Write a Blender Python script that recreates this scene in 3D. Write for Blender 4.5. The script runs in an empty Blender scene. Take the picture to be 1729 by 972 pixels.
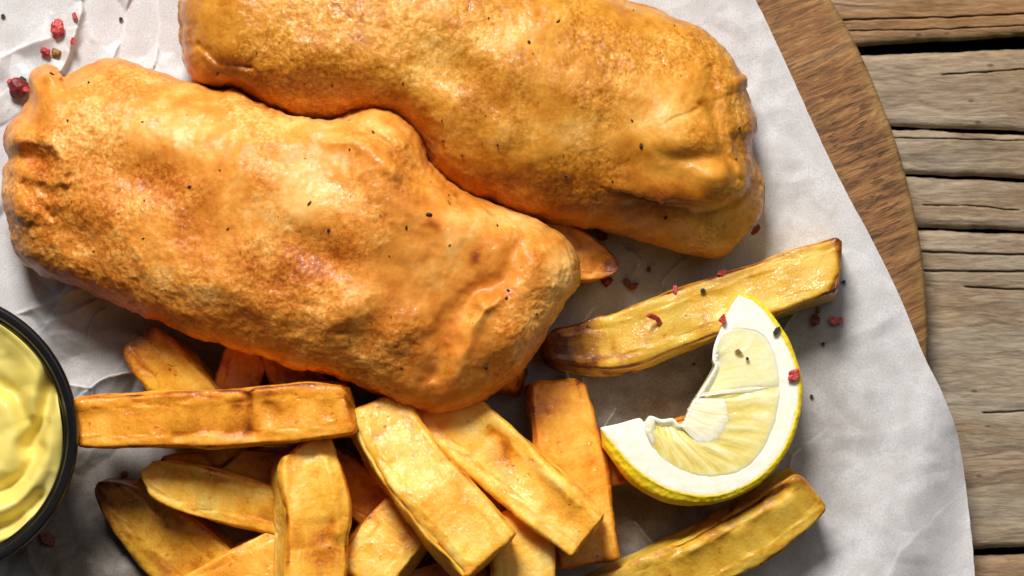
import bpy, math
import numpy as np

# ------------------------------------------------------------------ camera, light, exposure
scene = bpy.context.scene
S = 0.00017          # metres per photograph pixel on the paper (z = 0)
D = 1.0              # camera height above the paper
CX, CY = 864.5, 486.0

cam_d = bpy.data.cameras.new('camera')
cam = bpy.data.objects.new('camera', cam_d)
scene.collection.objects.link(cam)
cam.location = (0, 0, D)
cam_d.sensor_width = 36.0
cam_d.lens = 36.0 * D / (1729 * S)
cam_d.clip_start = 0.05
cam_d.clip_end = 20
cam_d.dof.use_dof = True
cam_d.dof.focus_distance = D - 0.022
cam_d.dof.aperture_fstop = 16
scene.camera = cam

world = bpy.data.worlds.new('World')
scene.world = world
world.use_nodes = True
wb = world.node_tree.nodes['Background']
wb.inputs[0].default_value = (0.92, 0.95, 1.0, 1)
wb.inputs[1].default_value = 0.04

def aim(o, target):
    from mathutils import Vector
    d = Vector(target) - o.location
    o.rotation_euler = d.to_track_quat('-Z', 'Y').to_euler()

# one key lamp, up and to the left of the board, fairly steep
el, az = math.radians(44), math.atan2(0.95, -0.22)
key_d = bpy.data.lights.new('key_lamp', 'AREA')
key_d.shape = 'DISK'
key_d.size = 0.54
key_d.energy = 44
key_d.color = (1.0, 0.955, 0.89)
key = bpy.data.objects.new('key_lamp', key_d)
key.location = (1.7 * math.cos(el) * math.cos(az), 1.7 * math.cos(el) * math.sin(az), 1.7 * math.sin(el))
scene.collection.objects.link(key)
aim(key, (0, 0, 0.01))

# a broad, weak lamp added overhead to fill the shade
fill_d = bpy.data.lights.new('added_fill', 'AREA')
fill_d.shape = 'SQUARE'
fill_d.size = 1.3
fill_d.energy = 5.0
fill_d.color = (1.0, 0.98, 0.95)
fill = bpy.data.objects.new('added_fill', fill_d)
fill.location = (0.55, 0.75, 1.5)
scene.collection.objects.link(fill)
aim(fill, (0, 0, 0.01))

scene.view_settings.view_transform = 'Standard'
scene.view_settings.look = 'None'
scene.view_settings.exposure = 0.0
scene.view_settings.gamma = 1.0
scene.render.engine = 'CYCLES'
scene.cycles.use_denoising = True
scene.cycles.max_bounces = 8
scene.cycles.diffuse_bounces = 5
scene.cycles.glossy_bounces = 3
scene.cycles.transmission_bounces = 4
scene.cycles.sample_clamp_indirect = 4.0
scene.cycles.caustics_reflective = False
scene.cycles.caustics_refractive = False

# ------------------------------------------------------------------ numeric helpers
def P(px, py, z):
    """photograph pixel + real height -> world point seen there"""
    px = np.asarray(px, float); py = np.asarray(py, float); z = np.asarray(z, float)
    k = S * (D - z) / D
    return np.stack(np.broadcast_arrays((px - CX) * k, -(py - CY) * k, z), -1)

def unP(v):
    k = S * (D - v[..., 2]) / D
    return v[..., 0] / k + CX, -v[..., 1] / k + CY

def _hash(ix, iy, iz, seed):
    h = (ix * 374761393 + iy * 668265263 + iz * 2147483647 + seed * 1274126177) & 0xffffffff
    h = ((h ^ (h >> 13)) * 1274126177) & 0xffffffff
    h = ((h ^ (h >> 16)) * 2246822519) & 0xffffffff
    return (h ^ (h >> 15)) & 0xffffffff

def noise3(p, seed=0):
    p = np.asarray(p, float)
    i = np.floor(p).astype(np.int64); f = p - i
    u = f * f * f * (f * (f * 6 - 15) + 10)
    out = np.zeros(p.shape[:-1])
    for dx in (0, 1):
        for dy in (0, 1):
            for dz in (0, 1):
                h = _hash(i[..., 0] + dx, i[..., 1] + dy, i[..., 2] + dz, seed)
                gx = ((h & 1023) / 511.5) - 1; gy = (((h >> 10) & 1023) / 511.5) - 1; gz = (((h >> 20) & 1023) / 511.5) - 1
                d = gx * (f[..., 0] - dx) + gy * (f[..., 1] - dy) + gz * (f[..., 2] - dz)
                w = (u[..., 0] if dx else 1 - u[..., 0]) * (u[..., 1] if dy else 1 - u[..., 1]) * (u[..., 2] if dz else 1 - u[..., 2])
                out += w * d
    return out * 1.4

def fbm(p, size, octaves=3, seed=0, gain=0.5):
    """size in metres (largest feature)"""
    a, s, t = 1.0, 1.0 / size, 0
    for o in range(octaves):
        t = t + a * noise3(p * s + 17.3 * o, seed + o * 31)
        a *= gain; s *= 2.03
    return t

def smooth(a, b, x):
    t = np.clip((x - a) / (b - a), 0, 1)
    return t * t * (3 - 2 * t)

def catmull(pts, n, closed=False):
    pts = np.asarray(pts, float)
    m = len(pts)
    if closed:
        ext = np.vstack([pts[-1:], pts, pts[:2]]); segs = m
    else:
        ext = np.vstack([2 * pts[0] - pts[1], pts, 2 * pts[-1] - pts[-2]]); segs = m - 1
    t = np.linspace(0, segs, n, endpoint=not closed)
    k = np.minimum(t.astype(int), segs - 1); f = (t - k)[:, None]
    p0, p1, p2, p3 = ext[k], ext[k + 1], ext[k + 2], ext[k + 3]
    return 0.5 * (2 * p1 + (p2 - p0) * f + (2 * p0 - 5 * p1 + 4 * p2 - p3) * f ** 2 + (3 * p1 - p0 - 3 * p2 + p3) * f ** 3)

def resample(c, n, closed=False):
    c = np.asarray(c, float)
    q = np.vstack([c, c[:1]]) if closed else c
    d = np.r_[0, np.cumsum(np.linalg.norm(np.diff(q[:, :2], axis=0), axis=1))]
    t = np.linspace(0, d[-1], n, endpoint=not closed)
    return np.stack([np.interp(t, d, q[:, k]) for k in range(q.shape[1])], 1)

def polydist(x, y, pts):
    """distance to polyline and signed side (+ = right of travel in image coords)"""
    best = np.full(np.shape(x), 1e9); side = np.zeros(np.shape(x))
    for (ax, ay), (bx, by) in zip(pts[:-1], pts[1:]):
        dx, dy = bx - ax, by - ay; L = dx * dx + dy * dy
        t = np.clip(((x - ax) * dx + (y - ay) * dy) / L, 0, 1)
        d = np.hypot(x - ax - t * dx, y - ay - t * dy)
        s = dx * (y - ay) - dy * (x - ax)
        m = d < best
        best = np.where(m, d, best); side = np.where(m, s, side)
    return best, np.sign(side) * best

def facets(x, y, size, seed):
    """random heights on a warped triangular lattice, linearly interpolated: crumpled sheets"""
    x = x / size; y = y / size
    s = (x + y) * 0.3660254; i = np.floor(x + s).astype(np.int64); j = np.floor(y + s).astype(np.int64)
    fx, fy = x + s - i, y + s - j
    def r(a, b): return _hash(a, b, a * 0, seed) / 2147483648.0 - 1
    h00, h11 = r(i, j), r(i + 1, j + 1); h10, h01 = r(i + 1, j), r(i, j + 1)
    return np.where(fx > fy, h00 * (1 - fx) + h10 * (fx - fy) + h11 * fy, h00 * (1 - fy) + h01 * (fy - fx) + h11 * fx)

# ------------------------------------------------------------------ mesh helpers
def link(o, parent=None):
    scene.collection.objects.link(o)
    if parent is not None:
        o.parent = parent
    return o

def mesh_obj(name, V, F, mat, attrs=None, origin=None, parent=None, flat=False):
    V = np.asarray(V, float).reshape(-1, 3)
    if origin is None:
        origin = np.array([(V[:, 0].min() + V[:, 0].max()) / 2, (V[:, 1].min() + V[:, 1].max()) / 2, V[:, 2].min()]) if parent is None else np.zeros(3)
    base = np.array(parent['_o']) if parent is not None else origin
    me = bpy.data.meshes.new(name)
    if isinstance(F, np.ndarray):
        n, k = F.shape
        me.vertices.add(len(V)); me.vertices.foreach_set('co', (V - base).astype(np.float32).ravel())
        me.loops.add(n * k); me.loops.foreach_set('vertex_index', F.astype(np.int32).ravel())
        me.polygons.add(n); me.polygons.foreach_set('loop_start', np.arange(0, n * k, k, dtype=np.int32))
        me.update(calc_edges=True)
    else:
        me.from_pydata((V - base).tolist(), [], F)
    me.validate()
    me.polygons.foreach_set('use_smooth', np.full(len(me.polygons), not flat))
    for a, val in (attrs or {}).items():
        at = me.attributes.new(a, 'FLOAT', 'POINT')
        at.data.foreach_set('value', np.asarray(val, np.float32).ravel())
    me.materials.append(mat)
    o = bpy.data.objects.new(name, me)
    o['_o'] = [float(c) for c in base]
    if parent is None:
        o.location = origin
    return link(o, parent)

def grid_faces(n, m, wrap_u=False, wrap_v=False):
    u = np.arange(n if wrap_u else n - 1); v = np.arange(m if wrap_v else m - 1)
    U, W = np.meshgrid(u, v, indexing='ij')
    a = U * m + W; b = ((U + 1) % n) * m + W; c = ((U + 1) % n) * m + (W + 1) % m; d = U * m + (W + 1) % m
    return np.stack([a, b, c, d], -1).reshape(-1, 4)

def normals(V, wrap_u=False, wrap_v=False):
    def grad(A, ax, wrap):
        if wrap:
            return np.roll(A, -1, ax) - np.roll(A, 1, ax)
        return np.gradient(A, axis=ax)
    n = np.cross(grad(V, 0, wrap_u), grad(V, 1, wrap_v))
    l = np.linalg.norm(n, axis=-1, keepdims=True)
    return n / np.maximum(l, 1e-12)

def tag(o, label, cat=None, group=None, kind=None):
    if label: o['label'] = label
    if cat: o['category'] = cat
    if group: o['group'] = group
    if kind: o['kind'] = kind
    return o

SURF = []            # (px, py, z) of everything built, for resting small things on it
def note(V):
    V = np.asarray(V).reshape(-1, 3)
    x, y = unP(V)
    SURF.append(np.stack([x, y, V[:, 2]], 1))
def top_z(px, py, r=5):
    best = None
    for a in SURF:
        m = (np.abs(a[:, 0] - px) < r) & (np.abs(a[:, 1] - py) < r)
        if m.any():
            z = np.percentile(a[m, 2], 80) if m.sum() > 6 else a[m, 2].max()
            z = a[m, 2].max() if a[m, 2].max() - z > 0.004 else z
            best = z if best is None else max(best, z)
    return 0.0 if best is None else float(best)

# ------------------------------------------------------------------ material helpers
class NT:
    def __init__(self, name):
        self.mat = bpy.data.materials.new(name); self.mat.use_nodes = True
        self.t = self.mat.node_tree; self.b = self.t.nodes['Principled BSDF']
        self.tc = self.t.nodes.new('ShaderNodeTexCoord')
    def node(self, kind, **kw):
        n = self.t.nodes.new(kind)
        for k, v in kw.items(): setattr(n, k, v)
        return n
    def put(self, sock, v):
        if hasattr(v, 'links') or isinstance(v, bpy.types.NodeSocket): self.t.links.new(v, sock)
        elif isinstance(v, (tuple, list)) and len(v) == 3 and sock.type == 'RGBA': sock.default_value = (*v, 1)
        else: sock.default_value = v
    def coords(self, scale=(1, 1, 1), rot=(0, 0, 0), loc=(0, 0, 0)):
        src = self.tc.outputs['Object']
        if any(rot):
            r = self.node('ShaderNodeMapping'); self.put(r.inputs[0], src); r.inputs['Rotation'].default_value = rot
            src = r.outputs[0]
        m = self.node('ShaderNodeMapping')
        self.put(m.inputs[0], src)
        m.inputs['Scale'].default_value = scale; m.inputs['Location'].default_value = loc
        return m.outputs[0]
    def noise(self, scale, detail=4, rough=0.55, vec=None, dist=0.0):
        n = self.node('ShaderNodeTexNoise')
        self.put(n.inputs['Vector'], vec or self.tc.outputs['Object'])
        n.inputs['Scale'].default_value = scale; n.inputs['Detail'].default_value = detail
        n.inputs['Roughness'].default_value = rough; n.inputs['Distortion'].default_value = dist
        return n.outputs['Fac']
    def voronoi(self, scale, vec=None, feature='F1', out='Distance'):
        n = self.node('ShaderNodeTexVoronoi', feature=feature)
        self.put(n.inputs['Vector'], vec or self.tc.outputs['Object']); n.inputs['Scale'].default_value = scale
        return n.outputs[out]
    def ramp(self, fac, stops, interp='LINEAR'):
        n = self.node('ShaderNodeValToRGB'); self.put(n.inputs[0], fac)
        cr = n.color_ramp; cr.interpolation = interp
        while len(cr.elements) < len(stops): cr.elements.new(0.5)
        for e, (p, c) in zip(cr.elements, stops):
            e.position = p; e.color = (*c, 1) if isinstance(c, (tuple, list)) else (c, c, c, 1)
        return n.outputs[0]
    def math(self, op, a, b=0.0, clamp=False):
        n = self.node('ShaderNodeMath', operation=op, use_clamp=clamp)
        self.put(n.inputs[0], a); self.put(n.inputs[1], b)
        return n.outputs[0]
    def mix(self, fac, a, b, blend='MIX'):
        n = self.node('ShaderNodeMix', data_type='RGBA', blend_type=blend)
        self.put(n.inputs[0], fac); self.put(n.inputs[6], a); self.put(n.inputs[7], b)
        return n.outputs[2]
    def attr(self, name):
        n = self.node('ShaderNodeAttribute', attribute_name=name)
        return n.outputs['Fac']
    def bump(self, h, dist, strength=1.0, normal=None):
        n = self.node('ShaderNodeBump'); self.put(n.inputs['Height'], h)
        n.inputs['Distance'].default_value = dist; n.inputs['Strength'].default_value = strength
        if normal is not None: self.put(n.inputs['Normal'], normal)
        return n.outputs[0]
    def set(self, **kw):
        for k, v in kw.items(): self.put(self.b.inputs[k.replace('_', ' ')], v)
        return self.mat

def sss(m, w, radius, scale):
    m.b.inputs['Subsurface Weight'].default_value = w
    m.b.inputs['Subsurface Radius'].default_value = radius
    m.b.inputs['Subsurface Scale'].default_value = scale

def batter_material(name, pale, gold, amber, dark):
    m = NT(name)
    f = m.attr('brown')
    n1 = m.noise(260, 5, 0.6); n2 = m.noise(950, 4, 0.7); crisp = m.attr('crisp')
    f = m.math('ADD', f, m.math('MULTIPLY', m.math('SUBTRACT', n1, 0.5), 0.40))
    f = m.math('ADD', f, m.math('MULTIPLY', m.math('SUBTRACT', n2, 0.5), m.math('ADD', m.math('MULTIPLY', crisp, 1.0), 0.3)), True)
    col = m.ramp(f, [(0.08, pale), (0.36, gold), (0.66, amber), (0.95, dark)])
    # dry blistered crust against smooth oily skin
    h1 = m.noise(480, 5, 0.65); h2 = m.noise(1150, 4, 0.65)
    hh = m.math('ADD', m.math('MULTIPLY', h1, 0.6), m.math('MULTIPLY', h2, 0.55))
    hh = m.math('MULTIPLY', hh, m.math('ADD', m.math('MULTIPLY', crisp, 1.0), 0.16))
    blis = m.math('MULTIPLY', m.ramp(m.voronoi(330), [(0.0, 1.0), (0.42, 0.0)]), m.ramp(m.noise(70, 3), [(0.46, 0.0), (0.60, 1.0)]))
    hh = m.math('ADD', hh, m.math('MULTIPLY', blis, 0.40))
    rough = m.math('ADD', m.math('MULTIPLY', m.noise(190, 3), 0.34), 0.24)
    m.set(Base_Color=col, Roughness=rough, Normal=m.bump(hh, 0.00050, 0.85), Specular_IOR_Level=0.25)
    m.put(m.b.inputs['Coat Weight'], m.ramp(m.noise(120, 5, 0.65), [(0.43, 0.04), (0.63, 0.60)])); m.b.inputs['Coat Roughness'].default_value = 0.11
    m.put(m.b.inputs['Coat Normal'], m.bump(m.noise(400, 3, 0.6), 0.0010, 0.85))
    sss(m, 0.24, (1.0, 0.48, 0.15), 0.0020)
    return m.mat

def fry_material(name, pale, gold, brown, dark):
    m = NT(name)
    f = m.attr('brown')
    n1 = m.noise(330, 4, 0.6); n2 = m.noise(1100, 4, 0.7)
    f = m.math('ADD', f, m.math('MULTIPLY', m.math('SUBTRACT', n1, 0.5), 0.45))
    fl = m.math('MULTIPLY', m.ramp(m.noise(520, 3, 0.6), [(0.62, 0.0), (0.69, 1.0)]), m.ramp(m.noise(110, 2), [(0.48, 0.0), (0.60, 0.42)]))
    f = m.math('ADD', f, fl)
    f = m.math('ADD', f, m.math('MULTIPLY', m.math('SUBTRACT', n2, 0.5), 0.50), True)
    col = m.ramp(f, [(0.05, pale), (0.34, gold), (0.68, brown), (0.97, dark)])
    h = m.math('ADD', m.math('MULTIPLY', m.noise(560, 4, 0.65), 0.5), m.math('MULTIPLY', m.noise(1250, 4, 0.65), 0.5))
    rough = m.math('ADD', m.math('MULTIPLY', m.noise(240, 3), 0.30), 0.30)
    m.set(Base_Color=col, Roughness=rough, Normal=m.bump(h, 0.00040, 0.8), Specular_IOR_Level=0.25)
    m.put(m.b.inputs['Coat Weight'], m.ramp(m.noise(120, 4, 0.6), [(0.42, 0.06), (0.62, 0.75)])); m.b.inputs['Coat Roughness'].default_value = 0.11
    m.put(m.b.inputs['Coat Normal'], m.bump(m.noise(480, 3, 0.6), 0.0008, 0.85))
    sss(m, 0.55, (1.0, 0.48, 0.09), 0.0022)
    return m.mat

# ------------------------------------------------------------------ the table: weathered planks
def plank_material(name, tones, grey):
    m = NT(name)
    g = m.coords((30, 190, 60)); g2 = m.coords((190, 1300, 100), loc=(3, 1, 0)); g3 = m.coords((5, 28, 20), loc=(1, 4, 0))
    a = m.noise(1, 7, 0.7, g, 0.8); b = m.noise(1, 5, 0.7, g2, 0.5); c = m.noise(1, 4, 0.6, g3, 0.8)
    f = m.math('ADD', m.math('MULTIPLY', a, 0.55), m.math('MULTIPLY', b, 0.47))
    col = m.ramp(f, [(0.32, tones[0]), (0.47, tones[1]), (0.58, tones[2]), (0.72, tones[3])])
    col = m.mix(m.ramp(c, [(0.42, 0.0), (0.62, 0.85)]), col, m.ramp(f, [(0.36, [t * 0.42 for t in grey]), (0.62, grey)]))
    cr = m.attr('crack')
    col = m.mix(m.math('MULTIPLY', cr, 0.8), col, (0.03, 0.02, 0.013))
    ms = m.attr('moss')
    col = m.mix(m.math('MULTIPLY', ms, m.ramp(m.noise(300, 3), [(0.35, 0.3), (0.6, 1.0)])), col, (0.05, 0.10, 0.012))
    speck = m.ramp(m.voronoi(150, m.coords((0.5, 1, 1))), [(0.05, 1.0), (0.10, 0.0)])
    col = m.mix(m.math('MULTIPLY', speck, 0.6), col, (0.03, 0.02, 0.015))
    hb = m.math('ADD', m.math('MULTIPLY', a, 0.7), m.math('MULTIPLY', b, 0.7))
    m.set(Base_Color=col, Roughness=0.82, Normal=m.bump(hb, 0.0005, 0.8), Specular_IOR_Level=0.2)
    return m.mat

wood_warm = plank_material('weathered_warm_wood', [(0.13, 0.065, 0.026), (0.26, 0.14, 0.06), (0.36, 0.21, 0.10), (0.46, 0.34, 0.22)], (0.44, 0.36, 0.27))
wood_grey = plank_material('weathered_grey_wood', [(0.10, 0.060, 0.032), (0.23, 0.160, 0.098), (0.35, 0.26, 0.165), (0.47, 0.385, 0.275)], (0.43, 0.365, 0.285))
TZ = -0.020
table = tag(bpy.data.objects.new('plank_table', None), 'weathered grey-brown table of rough horizontal planks under the board', 'table')
table.location = P(1500, 486, TZ - 0.03); table['_o'] = [float(v) for v in P(1500, 486, TZ - 0.03)]
link(table)

def line(a, b):       # (x0,y0),(x1,y1) -> function
    return lambda x: a[1] + (b[1] - a[1]) * (x - a[0]) / (b[0] - a[0])

def plank(top, bot, dz, mat, seed, cracks=(), moss=False):
    nx = 300
    x = np.linspace(1120, 1990, nx)
    yt, yb = top(x), bot(x)
    ny = int(max(40, (yb - yt).mean() / 1.3))
    t = np.linspace(0, 1, ny)
    X = np.repeat(x[:, None], ny, 1)
    wob = lambda s: 2.2 * noise3(np.stack([x / 55, x * 0 + s, x * 0], -1), seed) + 1.0 * noise3(np.stack([x / 14, x * 0 + s, x * 0], -1), seed + 3)
    yt = yt + wob(0.3); yb = yb + wob(7.7)
    Y = yt[:, None] + (yb - yt)[:, None] * t[None]
    wp = np.stack([X * S, Y * S, np.full_like(X, seed * 0.37)], -1)
    warp = fbm(wp * np.array([1, 3, 1]), 0.03, 3, seed) * 0.004
    q = wp * np.array([0.055, 1, 1]); q[..., 1] += warp
    h = 0.0003 * fbm(q, 0.0048, 4, seed + 5, 0.6) + 0.0005 * fbm(wp, 0.03, 2, seed + 9)
    q2 = wp * np.array([0.12, 1, 1]); q2[..., 1] += warp
    h -= 0.0002 * smooth(0.25, 0.6, fbm(q2, 0.006, 3, seed + 21))
    crack = np.zeros_like(X)
    for pts, w in cracks:
        d, _ = polydist(X, Y + 2.0 * noise3(np.stack([X / 30, X * 0, X * 0], -1), seed + 7), pts)
        c = np.exp(-(d / (w * 0.75)) ** 2) * (0.55 + 0.45 * smooth(-0.3, 0.2, noise3(np.stack([X / 40, X * 0, X * 0], -1), seed + 77))); crack = np.maximum(crack, c); h -= 0.0022 * c
    e = np.minimum(Y - yt[:, None], yb[:, None] - Y)      # worn rounded edges
    h -= 0.0022 * np.exp(-(np.clip(e, 0, None) / 5.0))
    V = P(X, Y, TZ + dz + h)
    rows = [V]
    # side walls and underside
    lo0 = P(X[:, :1], Y[:, :1], TZ - 0.012); lo0[..., 2:] = TZ - 0.026
    lo1 = P(X[:, -1:], Y[:, -1:], TZ - 0.012); lo1[..., 2:] = TZ - 0.026
    VV = np.concatenate([lo0, V, lo1], 1)
    n, k = VV.shape[:2]
    cr = np.concatenate([crack[:, :1] * 0, crack, crack[:, -1:] * 0], 1)
    mo = np.zeros((n, k))
    if moss:
        mo[:, -1] = 1; mo[:, -9:-1] = np.linspace(0, 0.95, 8)[None]
        mo *= (0.45 + 0.55 * smooth(1440, 1520, np.concatenate([X[:, :1], X, X[:, :1]], 1)))
    o = mesh_obj('plank', VV, grid_faces(n, k, False, True), mat, {'crack': cr, 'moss': mo}, parent=table)
    return o

plank(line((1455, -75), (1729, -88)), line((1455, 77), (1729, 60)), 0.000, wood_warm, 3, [([(1400, 34), (1600, 29), (1800, 20)], 1.6), ([(1400, 52), (1560, 50), (1800, 40)], 1.0)], True)
plank(line((1460, 93), (1729, 83)), line((1512, 213), (1729, 221)), -0.001, wood_grey, 8, [([(1590, 126), (1680, 120), (1800, 112)], 1.2)])
plank(line((1515, 219), (1729, 229)), line((1535, 293), (1729, 301)), 0.000, wood_grey, 14, [([(1500, 232), (1640, 235), (1800, 240)], 1.2)])
plank(line((1535, 299), (1729, 308)), line((1555, 383), (1729, 389)), 0.0005, wood_grey, 19, [([(1560, 346), (1640, 347), (1720, 355)], 0.9)])
plank(line((1555, 389), (1729, 395)), line((1648, 926), (1729, 922)), 0.000, wood_grey, 25,
      [([(1400, 424), (1570, 425), (1640, 428), (1800, 432)], 2.0), ([(1400, 454), (1620, 458), (1800, 459)], 2.0),
       ([(1630, 484), (1700, 488), (1800, 491)], 1.6), ([(1660, 697), (1729, 694), (1800, 693)], 1.5)])
plank(line((1648, 938), (1729, 936)), line((1648, 1110), (1729, 1108)), -0.001, wood_warm, 31)
# dark ground seen through the gaps
gm = NT('dark_gap'); gm.set(Base_Color=gm.ramp(gm.noise(60), [(0.3, (0.012, 0.011, 0.008)), (0.7, (0.03, 0.027, 0.018))]), Roughness=0.95)
gv = np.array([P(1040, -200, TZ - 0.03), P(2080, -200, TZ - 0.03), P(2080, 1200, TZ - 0.03), P(1040, 1200, TZ - 0.03)])
tag(mesh_obj('ground', gv[::-1], [(0, 1, 2, 3)], gm.mat), None, kind='structure')

# ------------------------------------------------------------------ the round board
m = NT('mango_wood')
rot = (0, 0, math.radians(-24))
g = m.coords((55, 420, 60), rot); g2 = m.coords((18, 50, 20), rot, (2, 5, 0)); g3 = m.coords((240, 2000, 100), rot)
a = m.noise(1, 7, 0.7, g, 0.7); b = m.noise(1, 5, 0.6, g2, 1.0); c = m.noise(1, 4, 0.7, g3)
col = m.ramp(b, [(0.28, (0.10, 0.048, 0.018)), (0.45, (0.23, 0.105, 0.036)), (0.58, (0.33, 0.165, 0.058)), (0.75, (0.42, 0.26, 0.12))])
col = m.mix(0.55, col, m.ramp(a, [(0.38, (0.06, 0.026, 0.011)), (0.49, (0.30, 0.125, 0.038)), (0.62, (0.54, 0.29, 0.10))]))
dash = m.math('MULTIPLY', m.ramp(m.noise(1, 2, 0.5, m.coords((150, 850, 60), rot, (7, 2, 0)), 0.4), [(0.565, 0.0), (0.59, 1.0)]), m.ramp(m.noise(34, 3), [(0.40, 0.2), (0.56, 1.0)]))
col = m.mix(m.math('MULTIPLY', dash, 0.6), col, (0.035, 0.018, 0.010))
col = m.mix(m.math('MULTIPLY', m.ramp(c, [(0.40, 0.9), (0.58, 0.0)]), 0.5), col, (0.06, 0.03, 0.013))
ed = m.attr('edge')
col = m.mix(m.math('MULTIPLY', ed, 0.75), col, m.ramp(a, [(0.3, (0.20, 0.10, 0.035)), (0.6, (0.46, 0.28, 0.11))]))
hb = m.math('SUBTRACT', m.math('ADD', m.math('MULTIPLY', a, 0.6), m.math('MULTIPLY', c, 0.5)), m.math('MULTIPLY', dash, 0.5))
m.set(Base_Color=col, Roughness=0.62, Normal=m.bump(hb, 0.0004, 0.8), Specular_IOR_Level=0.35)
bc = P(452, 580, -0.0025); R = 1120 * S
th = np.linspace(0, 2 * np.pi, 512, endpoint=False)
prof = [(0.0005, -0.0185, 0), (R * 0.99, -0.0185, 0), (R - 0.0006, -0.0170, 1), (R, -0.0145, 1), (R, -0.0068, 1), (R - 0.0004, -0.0050, 1), (R - 0.0014, -0.0036, 1), (R - 0.0030, -0.0028, 0.3), (R - 0.0050, -0.0025, 0), (R * 0.75, -0.0025, 0), (R * 0.4, -0.0025, 0), (0.0005, -0.0025, 0)]
wobR = 1 + 0.0016 * noise3(np.stack([np.cos(th) * 4, np.sin(th) * 4, th * 0], -1), 4) + 0.0006 * noise3(np.stack([np.cos(th) * 22, np.sin(th) * 22, th * 0], -1), 5)
V = np.stack([np.stack([bc[0] + p[0] * wobR * np.cos(th), bc[1] + p[0] * wobR * np.sin(th), np.full_like(th, p[1])], -1) for p in prof], 1)
E = np.repeat(np.array([p[2] for p in prof])[None], len(th), 0)
board = tag(mesh_obj('serving_board', V, grid_faces(len(th), len(prof), True), m.mat, {'edge': E}), 'round brown wooden serving board with dark grain flecks under the paper', 'board')

# ------------------------------------------------------------------ greaseproof paper
m = NT('greaseproof_paper')
fib = m.noise(1900, 4, 0.75); mot = m.noise(120, 4, 0.6); big = m.noise(22, 3, 0.55)
base = m.ramp(fib, [(0.30, (0.54, 0.54, 0.555)), (0.52, (0.745, 0.75, 0.775)), (0.72, (0.86, 0.87, 0.89))])
base = m.mix(m.ramp(mot, [(0.35, 0.45), (0.66, 0.0)]), base, (0.50, 0.46, 0.45))
gr = m.attr('grease_shade')
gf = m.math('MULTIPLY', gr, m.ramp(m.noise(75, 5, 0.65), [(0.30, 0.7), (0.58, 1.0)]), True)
base = m.mix(gf, base, m.mix(m.ramp(fib, [(0.3, 0.0), (0.7, 1.0)]), (0.11, 0.082, 0.055), (0.24, 0.19, 0.14)))  # oily show-through and painted shade share this brown
base = m.mix(m.math('MULTIPLY', m.attr('crease'), 0.55), base, (0.86, 0.86, 0.87))
m.set(Base_Color=base, Roughness=0.55, Normal=m.bump(m.math('ADD', m.math('MULTIPLY', fib, 0.5), m.math('MULTIPLY', m.noise(420, 3), 0.4)), 0.00012, 0.6), Specular_IOR_Level=0.3)
tr = m.node('ShaderNodeBsdfTranslucent'); m.put(tr.inputs[0], base)
mx = m.node('ShaderNodeMixShader'); mx.inputs[0].default_value = 0.14
m.t.links.new(m.b.outputs[0], mx.inputs[1]); m.t.links.new(tr.outputs[0], mx.inputs[2])
m.t.links.new(mx.outputs[0], m.t.nodes['Material Output'].inputs[0])
ys = np.linspace(-160, 1130, 540)
edge = np.array([(-160, 1190), (0, 1276), (60, 1305), (120, 1333), (250, 1392), (330, 1432), (400, 1470), (500, 1519), (600, 1560), (650, 1585), (700, 1606), (740, 1618), (800, 1628), (900, 1640), (972, 1646), (1130, 1656)], float)
edge = catmull(edge, 400)
xr = np.interp(ys, edge[:, 0], edge[:, 1]) + 0.8 * noise3(np.stack([ys / 18, ys * 0, ys * 0], -1), 2)
u = np.linspace(0, 1, 760)
X = -240 + (xr[:, None] + 240) * u[None]; Y = np.repeat(ys[:, None], 760, 1)
W3 = np.stack([X * S, Y * S, X * 0], -1)
wx = X * S + 0.006 * fbm(W3, 0.03, 2, 41); wy = Y * S + 0.006 * fbm(W3, 0.03, 2, 47)
left = smooth(700, 120, X)                     # crumpled on the left, smoother on the right
h = (0.0012 + 0.0062 * left) * facets(wx * 1.5, wy * 0.85, 0.030, 5) + (0.0004 + 0.0018 * left) * facets(wx * 1.2, wy, 0.0115, 9) + 0.00040 * facets(wx, wy, 0.0052, 12) * (0.5 + 1.3 * left)
h += 0.0006 * fbm(W3, 0.05, 2, 3)
crease = np.zeros_like(X)
CREASES = [([(0, 95), (40, 78), (82, 62)], 9, .0022), ([(142, -30), (128, 60), (105, 118)], 10, .0032), ([(222, -30), (205, 70), (188, 100)], 9, .0022), ([(262, -30), (270, 40), (262, 105)], 7, .002),
           ([(20, 532), (70, 515), (126, 488)], 5, .0016), ([(78, 545), (95, 520), (105, 500)], 5, .0012), ([(100, 534), (140, 520), (145, 516)], 4, .0012), ([(150, 560), (160, 535), (172, 522)], 4, .001), ([(152, 655), (185, 632), (215, 628)], 6, .002), ([(120, 650), (154, 656), (160, 690)], 5, .0018), ([(218, 585), (226, 568), (232, 560)], 3, .0008),
           ([(1120, 480), (1135, 455), (1150, 440)], 4, .0007), ([(1065, 425), (1080, 440), (1075, 460)], 3, .0006), ([(985, 640), (988, 655), (986, 665)], 3, .0006), ([(1040, 690), (1030, 705), (1022, 720)], 3, .0005),
           ([(1320, 560), (1338, 535), (1350, 520)], 6, .0016), ([(1330, 800), (1340, 770), (1352, 760)], 6, .0012), ([(1500, 972), (1520, 930), (1560, 890)], 12, .0002), ([(1000, 520), (950, 600), (960, 640)], 5, .0006), ([(1070, 880), (1090, 905), (1130, 940)], 3, .0005)]
for pts, w, a in CREASES:
    d, sd = polydist(X + 4 * noise3(W3 / 0.006, 61), Y + 4 * noise3(W3 / 0.006, 62), pts)
    h += 1.5 * a * np.exp(-np.abs(d) / np.where(sd > 0, w * 3.2, w * 0.9)) ; crease = np.maximum(crease, np.exp(-(d / (w * 0.28)) ** 2))
edge_d = xr[:, None] - X
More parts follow.
